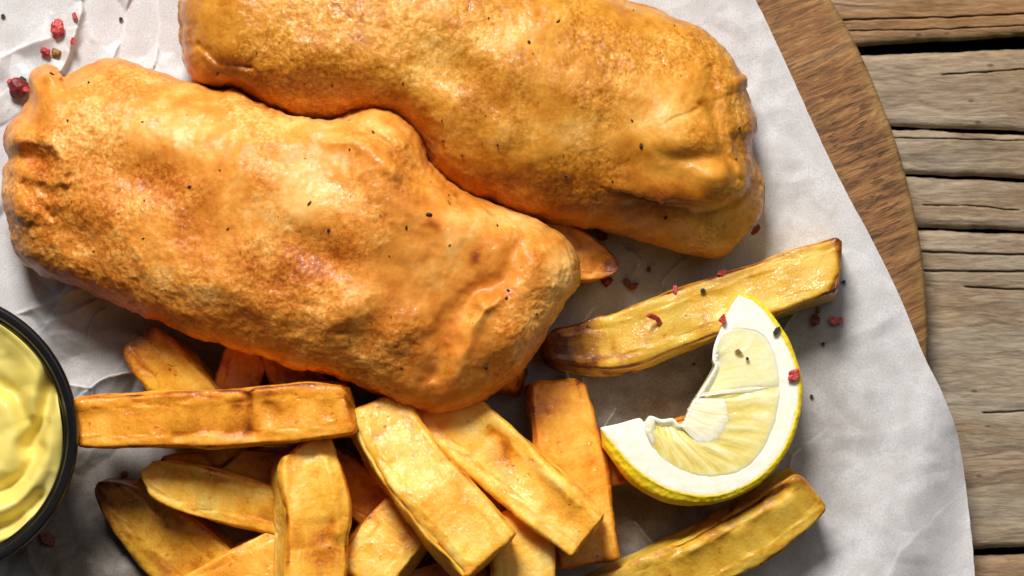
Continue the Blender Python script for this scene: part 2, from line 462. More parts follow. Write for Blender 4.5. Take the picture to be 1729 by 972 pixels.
h += 0.0035 * smooth(140, 0, edge_d) * smooth(640, 900, Y) * (0.5 + 0.5 * np.sin(Y / 70.0)) - 0.0004 * smooth(60, 0, edge_d) * smooth(640, 500, Y)
h = np.maximum(h, -0.0008) + 0.0012
bd = np.hypot(X - 452, Y - 580) - 1112
h -= 0.0085 * smooth(0, 110, bd) * smooth(600, 760, Y)
gz = np.zeros_like(X)  # oil stains, with the shade beside lemon, fries and cup painted in
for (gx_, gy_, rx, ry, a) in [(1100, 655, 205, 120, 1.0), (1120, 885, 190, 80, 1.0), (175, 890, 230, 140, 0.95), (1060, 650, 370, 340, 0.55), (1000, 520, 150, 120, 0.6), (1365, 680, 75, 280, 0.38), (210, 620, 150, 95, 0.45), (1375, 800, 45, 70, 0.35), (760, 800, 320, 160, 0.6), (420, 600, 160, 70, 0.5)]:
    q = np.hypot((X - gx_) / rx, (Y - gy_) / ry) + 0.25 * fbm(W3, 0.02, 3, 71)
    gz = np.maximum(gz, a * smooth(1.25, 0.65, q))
V = P(X, Y, h)
note(V[::3, ::3])
tag(mesh_obj('greaseproof_paper', V, grid_faces(540, 760)[:, ::-1], m.mat, {'grease_shade': gz, 'crease': crease}), 'crumpled white greaseproof paper sheet lying over the round board', 'paper')

# ------------------------------------------------------------------ battered fish
fish_mat1 = batter_material('batter_orange', (0.93, 0.55, 0.17), (0.77, 0.308, 0.046), (0.53, 0.150, 0.013), (0.25, 0.052, 0.006))
fish_mat2 = batter_material('batter_gold', (0.87, 0.54, 0.16), (0.70, 0.310, 0.038), (0.46, 0.155, 0.009), (0.22, 0.052, 0.005))

def fish(name, label, outline, spine, ztop, zeq, zbot, mat, seed, dents, grooves, steps, spots, nu=1000, nv=180, crisp_c=(), base=0.42):
    oc = catmull(outline, 6000, True)
    oc = resample(oc, nu, True)
    sp = resample(catmull(spine, 200), 400)
    kg = np.hanning(121); kg /= kg.sum(); pad = np.concatenate([oc[-200:], oc, oc[:200]])
    so = np.stack([np.convolve(pad[:, q], kg, 'same')[200:-200] for q in (0, 1)], 1)
    rimn = np.stack([oc[:, 0] * S, oc[:, 1] * S, np.full(nu, seed * 1.7)], -1)
    ctr = oc.mean(0); dirv = oc - ctr; dirv /= np.linalg.norm(dirv, axis=1)[:, None]
    oc = oc + dirv * (5.5 * fbm(rimn, 0.008, 3, seed + 2) + 1.5 * noise3(rimn / 0.0016, seed + 4))[:, None]
    det = oc - so
    # nearest spine point by proportional projection, smoothed
    d = np.linalg.norm(so[:, None] - sp[None], axis=2); k = d.argmin(1).astype(float)
    kk = np.concatenate([k, k, k]); ker = np.hanning(61); ker /= ker.sum()
    k = np.convolve(kk, ker, 'same')[nu:2 * nu]
    sx = np.interp(k, np.arange(400), sp[:, 0]); sy = np.interp(k, np.arange(400), sp[:, 1]); st = k / 399.0
    th = np.linspace(-1, 1, nv)
    th = np.sign(th) * np.abs(th) ** 0.85 * (np.pi / 2)
    e1 = 2 / 2.5
    c = np.abs(np.cos(th)) ** e1; s = np.sign(th) * np.abs(np.sin(th)) ** e1
    c6 = c ** 5
    X = sx[:, None] + (so[:, 0] - sx)[:, None] * c[None] + det[:, :1] * c6[None]
    Y = sy[:, None] + (so[:, 1] - sy)[:, None] * c[None] + det[:, 1:] * c6[None]
    zt = np.interp(st, np.linspace(0, 1, len(ztop)), ztop); ze = np.interp(st, np.linspace(0, 1, len(zeq)), zeq)
    top = np.clip(s, 0, 1)[None]; bot = np.clip(-s, 0, 1)[None]
    Z = ze[:, None] + (zt - ze)[:, None] * top - (ze - zbot)[:, None] * bot
    up = smooth(0.02, 0.45, np.broadcast_to(s[None], X.shape))
    for (x, y, rx, ry, ang, a) in dents:
        ca, sa = math.cos(math.radians(ang)), math.sin(math.radians(ang))
        dx, dy = X - x, Y - y
        q = ((dx * ca + dy * sa) / rx) ** 2 + ((-dx * sa + dy * ca) / ry) ** 2
        Z = Z + a * np.exp(-q) * up
    W0 = np.stack([X * S, Y * S, Z], -1)
    jx = X + 9 * fbm(W0, 0.008, 2, seed + 50); jy = Y + 9 * fbm(W0, 0.008, 2, seed + 51)
    for pts, w, a in grooves:
        dd, sd = polydist(jx, jy, pts)
        Z = Z + a * np.exp(-(dd / w) ** 2) * up
    for pts, w, a in steps:
        dd, sd = polydist(jx, jy, pts)
        ends = smooth(1.0, 0.0, np.clip((dd - abs(w) * 3) / 60, 0, 1)) if False else 1.0
        reach = np.exp(-(np.clip(dd - 40, 0, None) / 45) ** 2)
        Z = Z + a * smooth(-w, w, sd) * up * reach
    V = P(X, Y, Z)
    n = normals(V, True)
    n = np.where((n * np.stack([X * 0, X * 0, s[None] + X * 0], -1)).sum(-1, keepdims=True) < 0, -n, n)
    n[:, -1] = (0, 0, 1); n[:, 0] = (0, 0, -1); n[:, -3:] = (0, 0, 1)
    N1 = fbm(V, 0.020, 3, seed + 10)
    N2 = fbm(V, 0.0075, 3, seed + 20)
    N3 = fbm(V, 0.0020, 2, seed + 30, 0.6)
    cz = smooth(-0.28, 0.34, fbm(V, 0.024, 3, seed + 40))
    for (x, y, r, a) in crisp_c:
        cz = np.clip(cz + a * np.exp(-((X - x) ** 2 + (Y - y) ** 2) / r ** 2), 0, 1)
    ridg = 1 - np.abs(fbm(V * np.array([1, 1, 1]), 0.006, 2, seed + 60)) * 2.0
    disp = 0.0009 * N1 + 0.00030 * N2 + (0.00006 + 0.00020 * cz) * N3 + 0.00012 * np.clip(ridg, 0, 1) * cz
    V = V + n * disp[..., None]
    lowest = V[..., 2].min()
    brown = base + 0.20 * fbm(V, 0.018, 3, seed + 70) + 0.14 * fbm(V, 0.005, 2, seed + 80) - 0.10 * N3 * cz
    for (x, y, rx, ry, a) in spots:
        q = np.hypot((jx - x) / rx, (jy - y) / ry)
        brown = brown + a * np.exp(-q ** 2)
    o = mesh_obj(name, V, grid_faces(nu, nv, True)[:, ::-1], mat, {'brown': np.clip(brown, 0, 1), 'crisp': cz})
    tag(o, label, 'fish', 'battered fish fillets')
    note(V[::2, nv // 2::2])
    return o, V[:, nv // 2:]

F2 = fish('battered_fish', 'upper golden battered fish fillet, cut by the top edge of the picture',
    [(307, 0), (305, 60), (311, 112), (328, 141), (362, 150), (388, 150), (430, 178), (500, 200), (560, 207), (610, 196), (660, 202), (704, 240), (736, 292), (790, 334), (880, 368), (960, 384), (1030, 392), (1100, 409), (1160, 428), (1208, 434), (1245, 415), (1274, 378), (1288, 342), (1284, 292), (1267, 252), (1275, 205), (1262, 155), (1261, 131), (1245, 118), (1226, 84), (1182, 50), (1105, 16), (1030, -8), (930, -45), (800, -80), (600, -100), (420, -90), (330, -50)],
    [(455, 30), (700, 80), (1080, 215)], [0.042, 0.046, 0.045, 0.040], [0.014, 0.015, 0.015, 0.013], 0.002, fish_mat2, 11,
    [(1140, 230, 70, 45, 10, .003), (1190, 235, 34, 26, 10, .0018), (1130, 295, 90, 30, 10, -.0012), (760, 120, 80, 40, 30, -.003), (560, 100, 90, 50, 0, .002), (930, 130, 110, 50, 20, .002), (385, 110, 45, 25, 25, .003), (370, 100, 30, 18, 30, -.002), (700, 230, 130, 40, 20, -.002), (1210, 300, 40, 30, 0, .004), (1180, 268, 50, 12, 0, -.0014)],
    [([(1205, 120), (1200, 170), (1215, 240), (1240, 300)], 9, -.0010), ([(340, 70), (370, 105), (420, 112)], 9, -.0018), ([(1128, 210), (1178, 186)], 4, -.0004), ([(1222, 150), (1232, 230), (1245, 290)], 8, .0007)],
    [([(1130, 340), (1180, 352), (1225, 348), (1262, 312), (1266, 262)], 7, -.0042)],
    [(740, 130, 60, 40, -.30), (800, 230, 120, 30, -.12), (1100, 120, 120, 60, -.12), (640, 60, 140, 50, -.16), (900, 60, 120, 40, -.08), (380, 110, 50, 25, .35), (440, 150, 80, 30, .30), (600, 190, 120, 30, .22), (850, 310, 160, 40, .28), (1000, 360, 160, 30, .25), (1140, 330, 60, 20, .35), (1170, 400, 90, 20, .05), (1240, 390, 40, 40, -.22), (1185, 170, 7, 6, .5), (960, 170, 40, 25, .15), (560, 100, 30, 25, .15)],
    crisp_c=[(650, 60, 160, .7), (500, 40, 120, .5), (930, 180, 150, .5), (1190, 235, 50, .9), (720, 250, 140, -.4), (850, 290, 160, -.5), (1130, 300, 80, -.6), (1240, 260, 50, -.5)], base=0.49)

F1 = fish('battered_fish', 'lower orange battered fish fillet resting against the other and on fries',
    [(10, 212), (30, 192), (46, 165), (52, 128), (72, 111), (96, 114), (108, 129), (150, 110), (200, 102), (245, 114), (300, 131), (370, 150), (397, 148), (430, 170), (480, 189), (545, 199), (575, 196), (600, 184), (645, 182), (685, 200), (712, 232), (724, 268), (750, 300), (790, 325), (840, 345), (890, 364), (930, 384), (960, 410), (979, 445), (980, 474), (962, 500), (946, 530), (926, 560), (902, 600), (880, 626), (840, 656), (790, 681), (740, 691), (690, 686), (640, 668), (590, 645), (540, 626), (490, 617), (440, 597), (380, 582), (320, 566), (260, 541), (200, 516), (130, 486), (70, 460), (30, 432), (16, 380), (5, 340), (3, 292), (14, 264), (4, 240)],
    [(150, 270), (400, 360), (620, 430), (820, 510)], [0.036, 0.048, 0.052, 0.047], [0.013, 0.024, 0.029, 0.028], 0.003, fish_mat1, 23,
    [(62, 268, 26, 19, 20, -.0045), (28, 236, 20, 18, 0, .004), (36, 350, 26, 26, 0, .004), (70, 322, 26, 14, 20, -.0022), (80, 124, 18, 14, 0, .003), (250, 300, 60, 40, 20, -.0028), (330, 390, 60, 60, 0, -.002), (470, 300, 120, 60, 25, .0022), (640, 380, 100, 60, 25, .002), (540, 430, 70, 30, 30, -.0025), (600, 520, 60, 30, -40, .0025), (680, 560, 50, 30, -40, .002), (655, 225, 55, 34, 45, .0030), (900, 440, 60, 45, 30, .003), (860, 560, 60, 60, 0, .002), (420, 500, 120, 40, 20, .0015), (200, 200, 100, 50, 20, .002), (130, 400, 60, 35, 30, -.0025), (575, 560, 12, 8, 0, -.0015)],
    [([(872, 425), (850, 470), (800, 500), (765, 530), (752, 570), (730, 630)], 18, -.0019), ([(842, 500), (812, 520), (790, 545)], 12, .0016), ([(590, 205), (640, 240), (690, 290), (735, 320), (790, 345)], 9, -.0022), ([(40, 310), (58, 345), (90, 362)], 9, -.0018), ([(90, 240), (110, 270), (105, 310)], 9, .0018), ([(820, 520), (790, 580), (770, 640)], 16, .0018), ([(540, 220), (600, 240), (660, 290)], 18, .002)],
    [([(580, 198), (640, 240), (700, 300), (760, 330)], 12, .0030)],
    [(262, 298, 50, 34, .20), (325, 395, 60, 70, .18), (110, 385, 70, 40, .22), (62, 270, 28, 20, .30), (520, 455, 55, 40, .28), (600, 425, 40, 18, .25), (730, 380, 12, 10, .35), (805, 437, 9, 10, .5), (880, 490, 50, 30, .20), (640, 660, 200, 28, .30), (300, 545, 180, 28, .25), (120, 460, 80, 30, .25), (520, 210, 60, 22, -.28), (650, 215, 60, 30, -.15), (960, 450, 30, 50, -.30), (850, 370, 120, 25, -.25), (300, 210, 220, 40, -.12), (500, 340, 120, 40, -.15), (795, 535, 30, 25, -.22), (650, 510, 70, 30, -.05), (770, 600, 80, 50, .15)],
    crisp_c=[(90, 380, 90, .5), (330, 470, 130, .5), (450, 560, 120, .5), (620, 520, 110, .5), (560, 250, 120, -.4), (720, 400, 120, -.5), (800, 470, 90, -.5), (300, 180, 150, -.1), (150, 300, 80, .4)])

# dark herb specks baked into the batter
sp_m = NT('herb_speck'); sp_m.set(Base_Color=sp_m.ramp(sp_m.noise(900), [(0.4, (0.012, 0.008, 0.004)), (0.7, (0.05, 0.022, 0.008))]), Roughness=0.7)
def specks(fo, pts, seed):
    rng = np.random.default_rng(seed)
    V, F = [], []
    for (x, y, L) in pts:
        z = top_z(x, y, 5) + 0.0001
        c = P(x, y, z); a = rng.uniform(0, np.pi); l = L * S * 0.5; w = l * rng.uniform(0.35, 0.8)
        b = len(V); n = 7
        for j in range(n):
            t = 2 * np.pi * j / n; r = rng.uniform(0.75, 1.2)
            dx, dy = l * r * math.cos(t), w * r * math.sin(t)
            V.append(c + np.array([dx * math.cos(a) - dy * math.sin(a), dx * math.sin(a) + dy * math.cos(a), -0.0006]))
        for j in range(n):
            V.append((V[b + j] - c) * np.array([0.7, 0.7, 0]) + c + np.array([0, 0, 0.00012]))
        V.append(c + np.array([0, 0, 0.00022]))
        for j in range(n):
            k = (j + 1) % n
            F.append((b + j, b + k, b + n + k, b + n + j)); F.append((b + n + j, b + n + k, b + 2 * n))
    o = mesh_obj('herb_specks', np.array(V), F, sp_m.mat, parent=fo)
    tag(o, None, kind='stuff')
rng = np.random.default_rng(5)
s1 = [(114, 203, 6), (320, 315, 9), (385, 386, 8), (522, 343, 12), (724, 362, 13), (686, 384, 9), (759, 414, 7), (657, 432, 5), (858, 490, 7), (855, 503, 8), (660, 535, 5), (820, 619, 11), (677, 621, 7), (555, 388, 9), (242, 402, 7), (158, 424, 5), (371, 287, 5), (87, 124, 9), (149, 139, 6), (590, 252, 6), (630, 222, 6), (840, 380, 5), (906, 530, 6), (515, 267, 4), (240, 205, 5), (120, 340, 4), (200, 360, 4)]
for _ in range(45): s1.append((rng.uniform(90, 880), rng.uniform(170, 600), rng.uniform(1.8, 3.6)))
s1 = [p for p in s1 if 145 < p[1] - 0.30 * p[0] + 60 < 480 or p[2] > 4]
specks(F1[0], s1, 1)
s2 = [(942, 36, 10), (893, 71, 9), (825, 30, 6), (1067, 203, 9), (1083, 246, 12), (1124, 367, 9), (1034, 306, 5), (748, 238, 8), (780, 262, 5), (1249, 216, 7), (680, 140, 5), (515, 141, 5), (560, 145, 5), (366, 125, 6), (955, 297, 7), (840, 245, 5), (1200, 405, 4), (820, 195, 4), (1243, 268, 5)]
for _ in range(30): s2.append((rng.uniform(420, 1200), rng.uniform(10, 330), rng.uniform(1.8, 3.4)))
s2 = [p for p in s2 if p[1] < 180 + (p[0] - 420) * 0.25 or p[2] > 4]
specks(F2[0], s2, 2)

# ------------------------------------------------------------------ fries
fm_gold = fry_material('fry_gold', (0.96, 0.57, 0.10), (0.89, 0.380, 0.030), (0.60, 0.185, 0.010), (0.20, 0.045, 0.005))
fm_pale = fry_material('fry_pale', (0.97, 0.69, 0.19), (0.93, 0.475, 0.048), (0.68, 0.235, 0.014), (0.25, 0.058, 0.006))
fm_olive = fry_material('fry_olive', (0.74, 0.51, 0.085), (0.66, 0.37, 0.030), (0.42, 0.150, 0.012), (0.12, 0.030, 0.005))

def fry(label, st, mat, h=0.0155, roll=0, skew0=0, skew1=0, r0=2, r1=2, sq=10, seed=1, edge_b=0.55, base_b=0.22, spots=(), grooves=(), nu=150, nv=100, tip0=0.0, tip1=0.0):
    """st: stations (px, py, z centre mm, width px[, height factor])"""
    st = np.array([list(s) + [1.0] * (5 - len(s)) for s in st], float)
    C = resample(catmull(st, 400), nu)
    world = P(C[:, 0], C[:, 1], C[:, 2] / 1000)
    L = np.r_[0, np.cumsum(np.linalg.norm(np.diff(world, axis=0), axis=1))]
    T = np.gradient(world, axis=0); T /= np.linalg.norm(T, axis=1)[:, None]
    B = np.cross(np.array([0, 0, 1.0]), T); B /= np.linalg.norm(B, axis=1)[:, None]
    Nn = np.cross(T, B)
    rl = np.radians(roll); B, Nn = B * math.cos(rl) + Nn * math.sin(rl), Nn * math.cos(rl) - B * math.sin(rl)
    def endf(d, r):
        q = np.clip(1 - d / r, 0, 1)
        return (1 - q ** 2.6) ** (1 / 2.6)
    e = np.minimum(endf(L, r0 / 1000), endf(L[-1] - L, r1 / 1000)); e = np.maximum(e, 0.02)
    a = np.linspace(0, 2 * np.pi, nv, endpoint=False)
    # even spacing round a rounded box
    ca, sa = np.cos(a), np.sin(a)
    bx = np.sign(ca) * np.abs(ca) ** (2 / sq); bz = np.sign(sa) * np.abs(sa) ** (2 / sq)
    per = np.r_[0, np.cumsum(np.hypot(np.diff(np.r_[bx, bx[0]]), np.diff(np.r_[bz, bz[0]])))]
    aa = np.interp(np.linspace(0, per[-1], nv, endpoint=False), per, np.r_[a, 2 * np.pi])
    aa = aa + 0
    bx = np.sign(np.cos(aa)) * np.abs(np.cos(aa)) ** (2 / sq); bz = np.sign(np.sin(aa)) * np.abs(np.sin(aa)) ** (2 / sq)
    hw = (C[:, 3] * S / 2) * e; hh = (h / 2) * C[:, 4] * (0.35 + 0.65 * e)
    hh = np.where(e < 0.2, hh * (e / 0.2), hh)
    t01 = L / L[-1]
    sk = (skew0 * (1 - t01) ** 3 + skew1 * t01 ** 3) * S
    rg = np.random.default_rng(seed)
    taper = 1 + 0.07 * noise3(np.stack([t01 * 1.7, t01 * 0 + seed, t01 * 0], -1), seed)
    U = bx[None] * (hw * taper)[:, None]; Wv = bz[None] * hh[:, None]
    trap = 0.06 * math.sin(seed * 2.1) + 0.03; she = 0.05 * math.cos(seed * 3.7)
    U = U * (1 + trap * bz[None]) + she * Wv                    # knife cuts are never quite square
    cut = 0.09 * np.sin(t01 * 3 + seed)[:, None]                # one face runs off at an angle
    Wv = Wv * (1 + cut * bx[None] * (bz[None] > 0))
    V = world[:, None] + B[:, None] * U[..., None] + Nn[:, None] * Wv[..., None] + T[:, None] * (bx[None] * sk[:, None])[..., None]
    n = normals(V, False, True)
    ctr = world[:, None] * np.ones((1, nv, 1))
    n = np.where(((V - ctr) * n).sum(-1, keepdims=True) < 0, -n, n)
    sd = seed * 13
    Q = np.stack([V[..., 0] + seed, V[..., 1], V[..., 2]], -1)
    lc = np.stack([np.repeat(L[:, None], nv, 1) * 0.32 + seed, U, Wv], -1)     # stretched along the fry
    d = 0.0010 * fbm(Q, 0.020, 2, sd) + 0.00045 * fbm(lc, 0.0042, 3, sd + 3) + 0.00016 * fbm(lc * np.array([.8, 1, 1]), 0.0016, 2, sd + 4) + 0.00008 * fbm(Q, 0.0015, 2, sd + 5)
    d -= 0.0006 * (1 - bx[None] ** 2) * (np.abs(bz[None]) > 0.9) + 0.0006 * (1 - bz[None] ** 2) * (np.abs(bx[None]) > 0.9)   # faces shrink, edges stand
    wr = 1 - np.abs(fbm(lc, 0.0055, 2, sd + 8)) * 3.2
    wrink = np.clip(wr, 0, 1) ** 2
    d -= 0.00045 * wrink * smooth(-0.1, 0.3, fbm(Q, 0.010, 1, sd + 9))
    px, py = unP(V)
    topw = np.clip(n[..., 2], 0, 1)
    jx = px + 5 * fbm(Q, 0.006, 2, sd + 21); jy = py + 5 * fbm(Q, 0.006, 2, sd + 22)
    gb = 0
    for pts, w, amp, br in grooves:
        dd, _ = polydist(jx, jy, pts); gk = np.exp(-(dd / w) ** 2) * topw
        d = d + amp * gk; gb = gb + br * gk
    V = V + n * d[..., None] * np.clip(e, 0.15, 1)[:, None, None]
    V[0] = V[0].mean(0); V[-1] = V[-1].mean(0)
    corner = smooth(0.84, 0.935, np.minimum(np.abs(bx), np.abs(bz)))[None] * np.ones((nu, 1))
    endp = np.maximum(np.exp(-(L / 0.0022) ** 2), np.exp(-((L[-1] - L) / 0.0022) ** 2))[:, None]
    en = 0.45 + 0.9 * fbm(Q, 0.009, 2, sd + 11)
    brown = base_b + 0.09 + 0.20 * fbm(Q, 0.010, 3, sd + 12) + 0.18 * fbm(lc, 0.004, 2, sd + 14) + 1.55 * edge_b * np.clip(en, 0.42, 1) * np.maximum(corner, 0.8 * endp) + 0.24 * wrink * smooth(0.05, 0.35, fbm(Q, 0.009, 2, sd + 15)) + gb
    brown += tip0 * np.exp(-(L / 0.010) ** 2)[:, None] + tip1 * np.exp(-((L[-1] - L) / 0.010) ** 2)[:, None]
    brk = 0.25 + 1.25 * smooth(-0.25, 0.30, fbm(lc * np.array([1.6, 1, 1]), 0.0032, 3, sd + 33))
    for (x, y, r, am) in spots:
        brown += 0.62 * brk * am * np.exp(-((jx - x) ** 2 + (jy - y) ** 2) / r ** 2)
    o = mesh_obj('potato_fry', V, grid_faces(nu, nv, False, True), mat, {'brown': np.clip(brown, 0, 1)})
    tag(o, label, 'fry', 'thick cut fries')
    note(V)
    return o

# fries lying out on the paper
fry('long olive-yellow fry with a brown rounded end, lying behind the lemon wedge', [(912, 590, 9, 34), (945, 590, 9, 62), (1000, 585, 9, 92), (1065, 572, 9.5, 106), (1200, 523, 10, 100), (1320, 480, 10, 98), (1421, 446, 10, 94)], fm_olive, h=.017, roll=-6, skew1=17, r0=7, r1=3, seed=2, base_b=.14, edge_b=.75, tip0=.55, spots=[(1010, 610, 60, .45), (1050, 628, 30, .4), (940, 590, 45, .35), (1416, 490, 14, .5), (1415, 405, 14, .4)], grooves=[([(1405, 490), (1418, 470)], 6, -.001, .5)])
fry('curved yellow fry with a browned hollow, lying below the lemon wedge', [(985, 1024, 9, 84), (1080, 982, 9, 92), (1163, 946, 9, 96), (1264, 892, 9.5, 97), (1330, 848, 10, 92), (1367, 816, 10, 74)], fm_olive, h=.0165, roll=9, r1=2.5, seed=4, base_b=.16, edge_b=.45, spots=[(1275, 850, 40, .45), (1230, 868, 30, .35), (1190, 890, 30, .25)], grooves=[([(1320, 830), (1270, 852), (1215, 875), (1150, 910)], 14, -.0028, .35), ([(1330, 845), (1250, 890), (1170, 925)], 12, .0012, -.1)])
fry('short brown fry sticking out between the lemon wedge and the fry heap', [(960, 800, 7, 64), (1040, 785, 8, 66), (1110, 752, 8, 66), (1178, 722, 8, 50)], fm_gold, h=.014, seed=6, base_b=.38, spots=[(1035, 795, 30, .3)])
fry('pointed brown fry tip poking out between the two fish', [(880, 402, 9, 100), (940, 420, 9, 104), (985, 436, 9, 84), (1020, 445, 8.5, 48), (1042, 444, 8, 14)], fm_gold, h=.016, seed=8, base_b=.30, tip1=.35, edge_b=.5, r1=3)
fry('dark brown wedge-shaped fry beside the sauce cup, its tip pointing up left', [(173, 811, 5, 8), (212, 842, 6.5, 72), (272, 893, 7.5, 112), (345, 955, 8, 128), (430, 1035, 8, 126)], fm_olive, h=.015, roll=12, r0=3, seed=10, base_b=.30, edge_b=.65, tip0=.55, sq=7, spots=[(210, 880, 40, .3), (250, 940, 40, .3)])
fry('brown sliver of fry hidden beneath the pointed fry near the sauce cup', [(236, 806, 5, 30), (258, 822, 5.5, 46), (340, 860, 6, 56)], fm_olive, h=.011, seed=11, base_b=.30)
fry('rounded tongue-shaped fry with dark rim, under the horizontal fry and lower fish', [(244, 574, 10, 52), (256, 590, 11, 84), (290, 630, 12, 100), (345, 690, 12, 98), (410, 765, 11, 90)], fm_olive, h=.017, roll=7, r0=3, seed=12, base_b=.20, edge_b=.75, sq=6, tip0=.45)
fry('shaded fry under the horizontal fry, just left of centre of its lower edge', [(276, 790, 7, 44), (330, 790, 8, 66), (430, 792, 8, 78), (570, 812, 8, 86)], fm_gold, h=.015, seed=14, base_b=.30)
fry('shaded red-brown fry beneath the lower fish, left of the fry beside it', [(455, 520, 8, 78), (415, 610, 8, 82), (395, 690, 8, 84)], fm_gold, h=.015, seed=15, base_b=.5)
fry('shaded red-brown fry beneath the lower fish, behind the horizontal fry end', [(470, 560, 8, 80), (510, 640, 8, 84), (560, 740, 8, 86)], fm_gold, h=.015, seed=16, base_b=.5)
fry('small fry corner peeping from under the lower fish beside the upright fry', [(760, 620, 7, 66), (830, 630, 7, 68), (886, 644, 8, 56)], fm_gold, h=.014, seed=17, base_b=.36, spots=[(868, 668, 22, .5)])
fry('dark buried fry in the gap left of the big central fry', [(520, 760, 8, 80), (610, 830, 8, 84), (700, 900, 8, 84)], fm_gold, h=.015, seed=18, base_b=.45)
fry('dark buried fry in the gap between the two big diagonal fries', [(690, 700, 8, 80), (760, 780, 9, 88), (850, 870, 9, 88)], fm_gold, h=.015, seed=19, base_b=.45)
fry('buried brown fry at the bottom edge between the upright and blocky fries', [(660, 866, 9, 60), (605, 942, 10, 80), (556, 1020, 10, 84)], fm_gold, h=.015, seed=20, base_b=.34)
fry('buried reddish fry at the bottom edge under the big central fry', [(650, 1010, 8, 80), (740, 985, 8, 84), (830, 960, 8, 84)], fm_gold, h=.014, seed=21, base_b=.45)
# the heap
fry('golden fry with dark top corner standing beside the lemon, under the right diagonal fry', [(933, 642, 10, 94), (946, 725, 11, 104), (966, 830, 12, 108), (986, 955, 12, 102)], fm_gold, h=.018, roll=-8, skew0=6, r0=2, r1=2, seed=22, base_b=.20, edge_b=.5, spots=[(893, 655, 26, .6), (905, 700, 22, .3)])
fry('pointed golden fry below the horizontal fry, under the upright fry', [(255, 782, 17, 26), (272, 798, 17.5, 58), (300, 814, 18, 82), (355, 830, 18, 88), (430, 848, 17, 82), (530, 872, 14, 80)], fm_pale, h=.015, roll=5, r0=2, seed=24, base_b=.24, edge_b=.55, spots=[(272, 812, 18, .35)])
fry('yellow fry running off the bottom edge, lower left of the heap', [(300, 1022, 14, 84), (370, 985, 15, 88), (450, 942, 16, 88), (550, 890, 14, 84)], fm_gold, h=.016, roll=-6, seed=26, base_b=.20, edge_b=.6)
fry('blocky fry end with a browned patch at the bottom edge, left of the central fry', [(715, 862, 18, 96), (668, 912, 21, 104), (612, 990, 22, 98)], fm_pale, h=.018, roll=10, r1=2.5, seed=28, base_b=.18, spots=[(680, 915, 16, .5), (670, 935, 14, .4)])
fry('pale rounded fry end at the bottom edge between the two diagonal fries', [(876, 862, 20, 84), (878, 905, 21, 100), (882, 960, 22, 104), (884, 1050, 22, 100)], fm_pale, h=.020, roll=-4, r0=4, seed=30, base_b=.13, edge_b=.35)
fry('upright pale golden fry at the bottom edge with a slanted top end', [(509, 748, 26, 84), (514, 790, 27, 108), (527, 855, 28, 118), (527, 925, 29, 108), (522, 1040, 29, 102)], fm_pale, h=.019, roll=-12, skew0=-22, r0=2, seed=32, base_b=.20, edge_b=.4, spots=[(555, 905, 40, .3), (540, 950, 30, .25)], grooves=[([(560, 880), (535, 920), (545, 972)], 9, -.0014, .25), ([(545, 770), (565, 830), (572, 900)], 12, .0016, -.05)])
fry('big right diagonal fry with wrinkled top, running from under the fish', [(712, 648, 18, 112), (790, 722, 22, 108), (866, 790, 26, 104), (940, 855, 29, 100), (1002, 906, 30, 92)], fm_pale, h=.018, roll=4, r1=2, seed=34, base_b=.20, edge_b=.45, spots=[(850, 755, 24, .35), (835, 770, 30, .15), (1000, 925, 20, .3)], grooves=[([(830, 735), (880, 800), (960, 870)], 14, -.0018, .15), ([(900, 770), (960, 835)], 10, .0010, -.05)])
fry('big central diagonal fry with a browned dent, topmost in the heap', [(632, 686, 24, 104), (664, 752, 28, 114), (722, 828, 33, 118), (778, 892, 35, 118), (828, 950, 36, 108)], fm_pale, h=.019, roll=-9, r0=3, r1=2, seed=36, base_b=.16, edge_b=.5, spots=[(650, 830, 26, .40), (820, 965, 20, .35)], grooves=[([(600, 740), (640, 825), (700, 890), (770, 965)], 15, -.0030, .10), ([(690, 800), (740, 850), (790, 930)], 10, -.0016, .15), ([(660, 860), (720, 915)], 12, .0016, -.05)])
fry('horizontal golden fry with browned creases, reaching from the sauce cup to the heap', [(136, 714, 26, 84), (180, 712, 27, 92), (300, 707, 29, 95), (400, 705, 31, 100), (500, 696, 32, 100), (601, 690, 33, 86)], fm_gold, h=.018, roll=-3, skew1=-8, r0=2, r1=2, seed=38, base_b=.24, edge_b=.6, spots=[(400, 672, 20, .5), (445, 672, 16, .6), (420, 715, 30, .25), (350, 665, 30, .3), (150, 690, 18, .3)], grooves=[([(418, 650), (422, 690), (420, 730)], 6, -.0014, .4), ([(450, 690), (500, 700), (560, 690)], 9, -.0014, .15), ([(300, 735), (370, 725), (430, 735)], 9, -.0010, .2)])

# ------------------------------------------------------------------ sauce cup
m = NT('black_plastic')
m.set(Base_Color=m.ramp(m.noise(40), [(0.3, (0.006, 0.006, 0.007)), (0.7, (0.011, 0.011, 0.013))]), Roughness=m.math('ADD', m.math('MULTIPLY', m.noise(300, 3), 0.14), 0.16), Specular_IOR_Level=0.5, Normal=m.bump(m.noise(140, 3), 0.0002, 0.4))
cz = 0.040
cc = P(-111, 733, cz); k = S * (D - cz) / D
Ro = 242 * k
prof = [(0.0005, 0.0012), (Ro * .66, 0.0012), (Ro * .70, 0.0020), (Ro * .88, cz - 0.009), (Ro * .90, cz - 0.005), (Ro * .955, cz - 0.0042), (Ro * .988, cz - 0.0036), (Ro, cz - 0.0022), (Ro * .998, cz - 0.0010), (Ro * .985, cz - 0.0001), (Ro * .965, cz), (Ro * .940, cz - 0.0002), (Ro * .925, cz - 0.0009), (Ro * .916, cz - 0.0018), (Ro * .905, cz - 0.0020), (Ro * .897, cz - 0.0024), (Ro * .890, cz - 0.0040), (Ro * .872, cz - 0.012), (Ro * .68, 0.0035), (0.0005, 0.0035)]
th = np.linspace(0, 2 * np.pi, 256, endpoint=False)
pr = catmull(prof, 120)
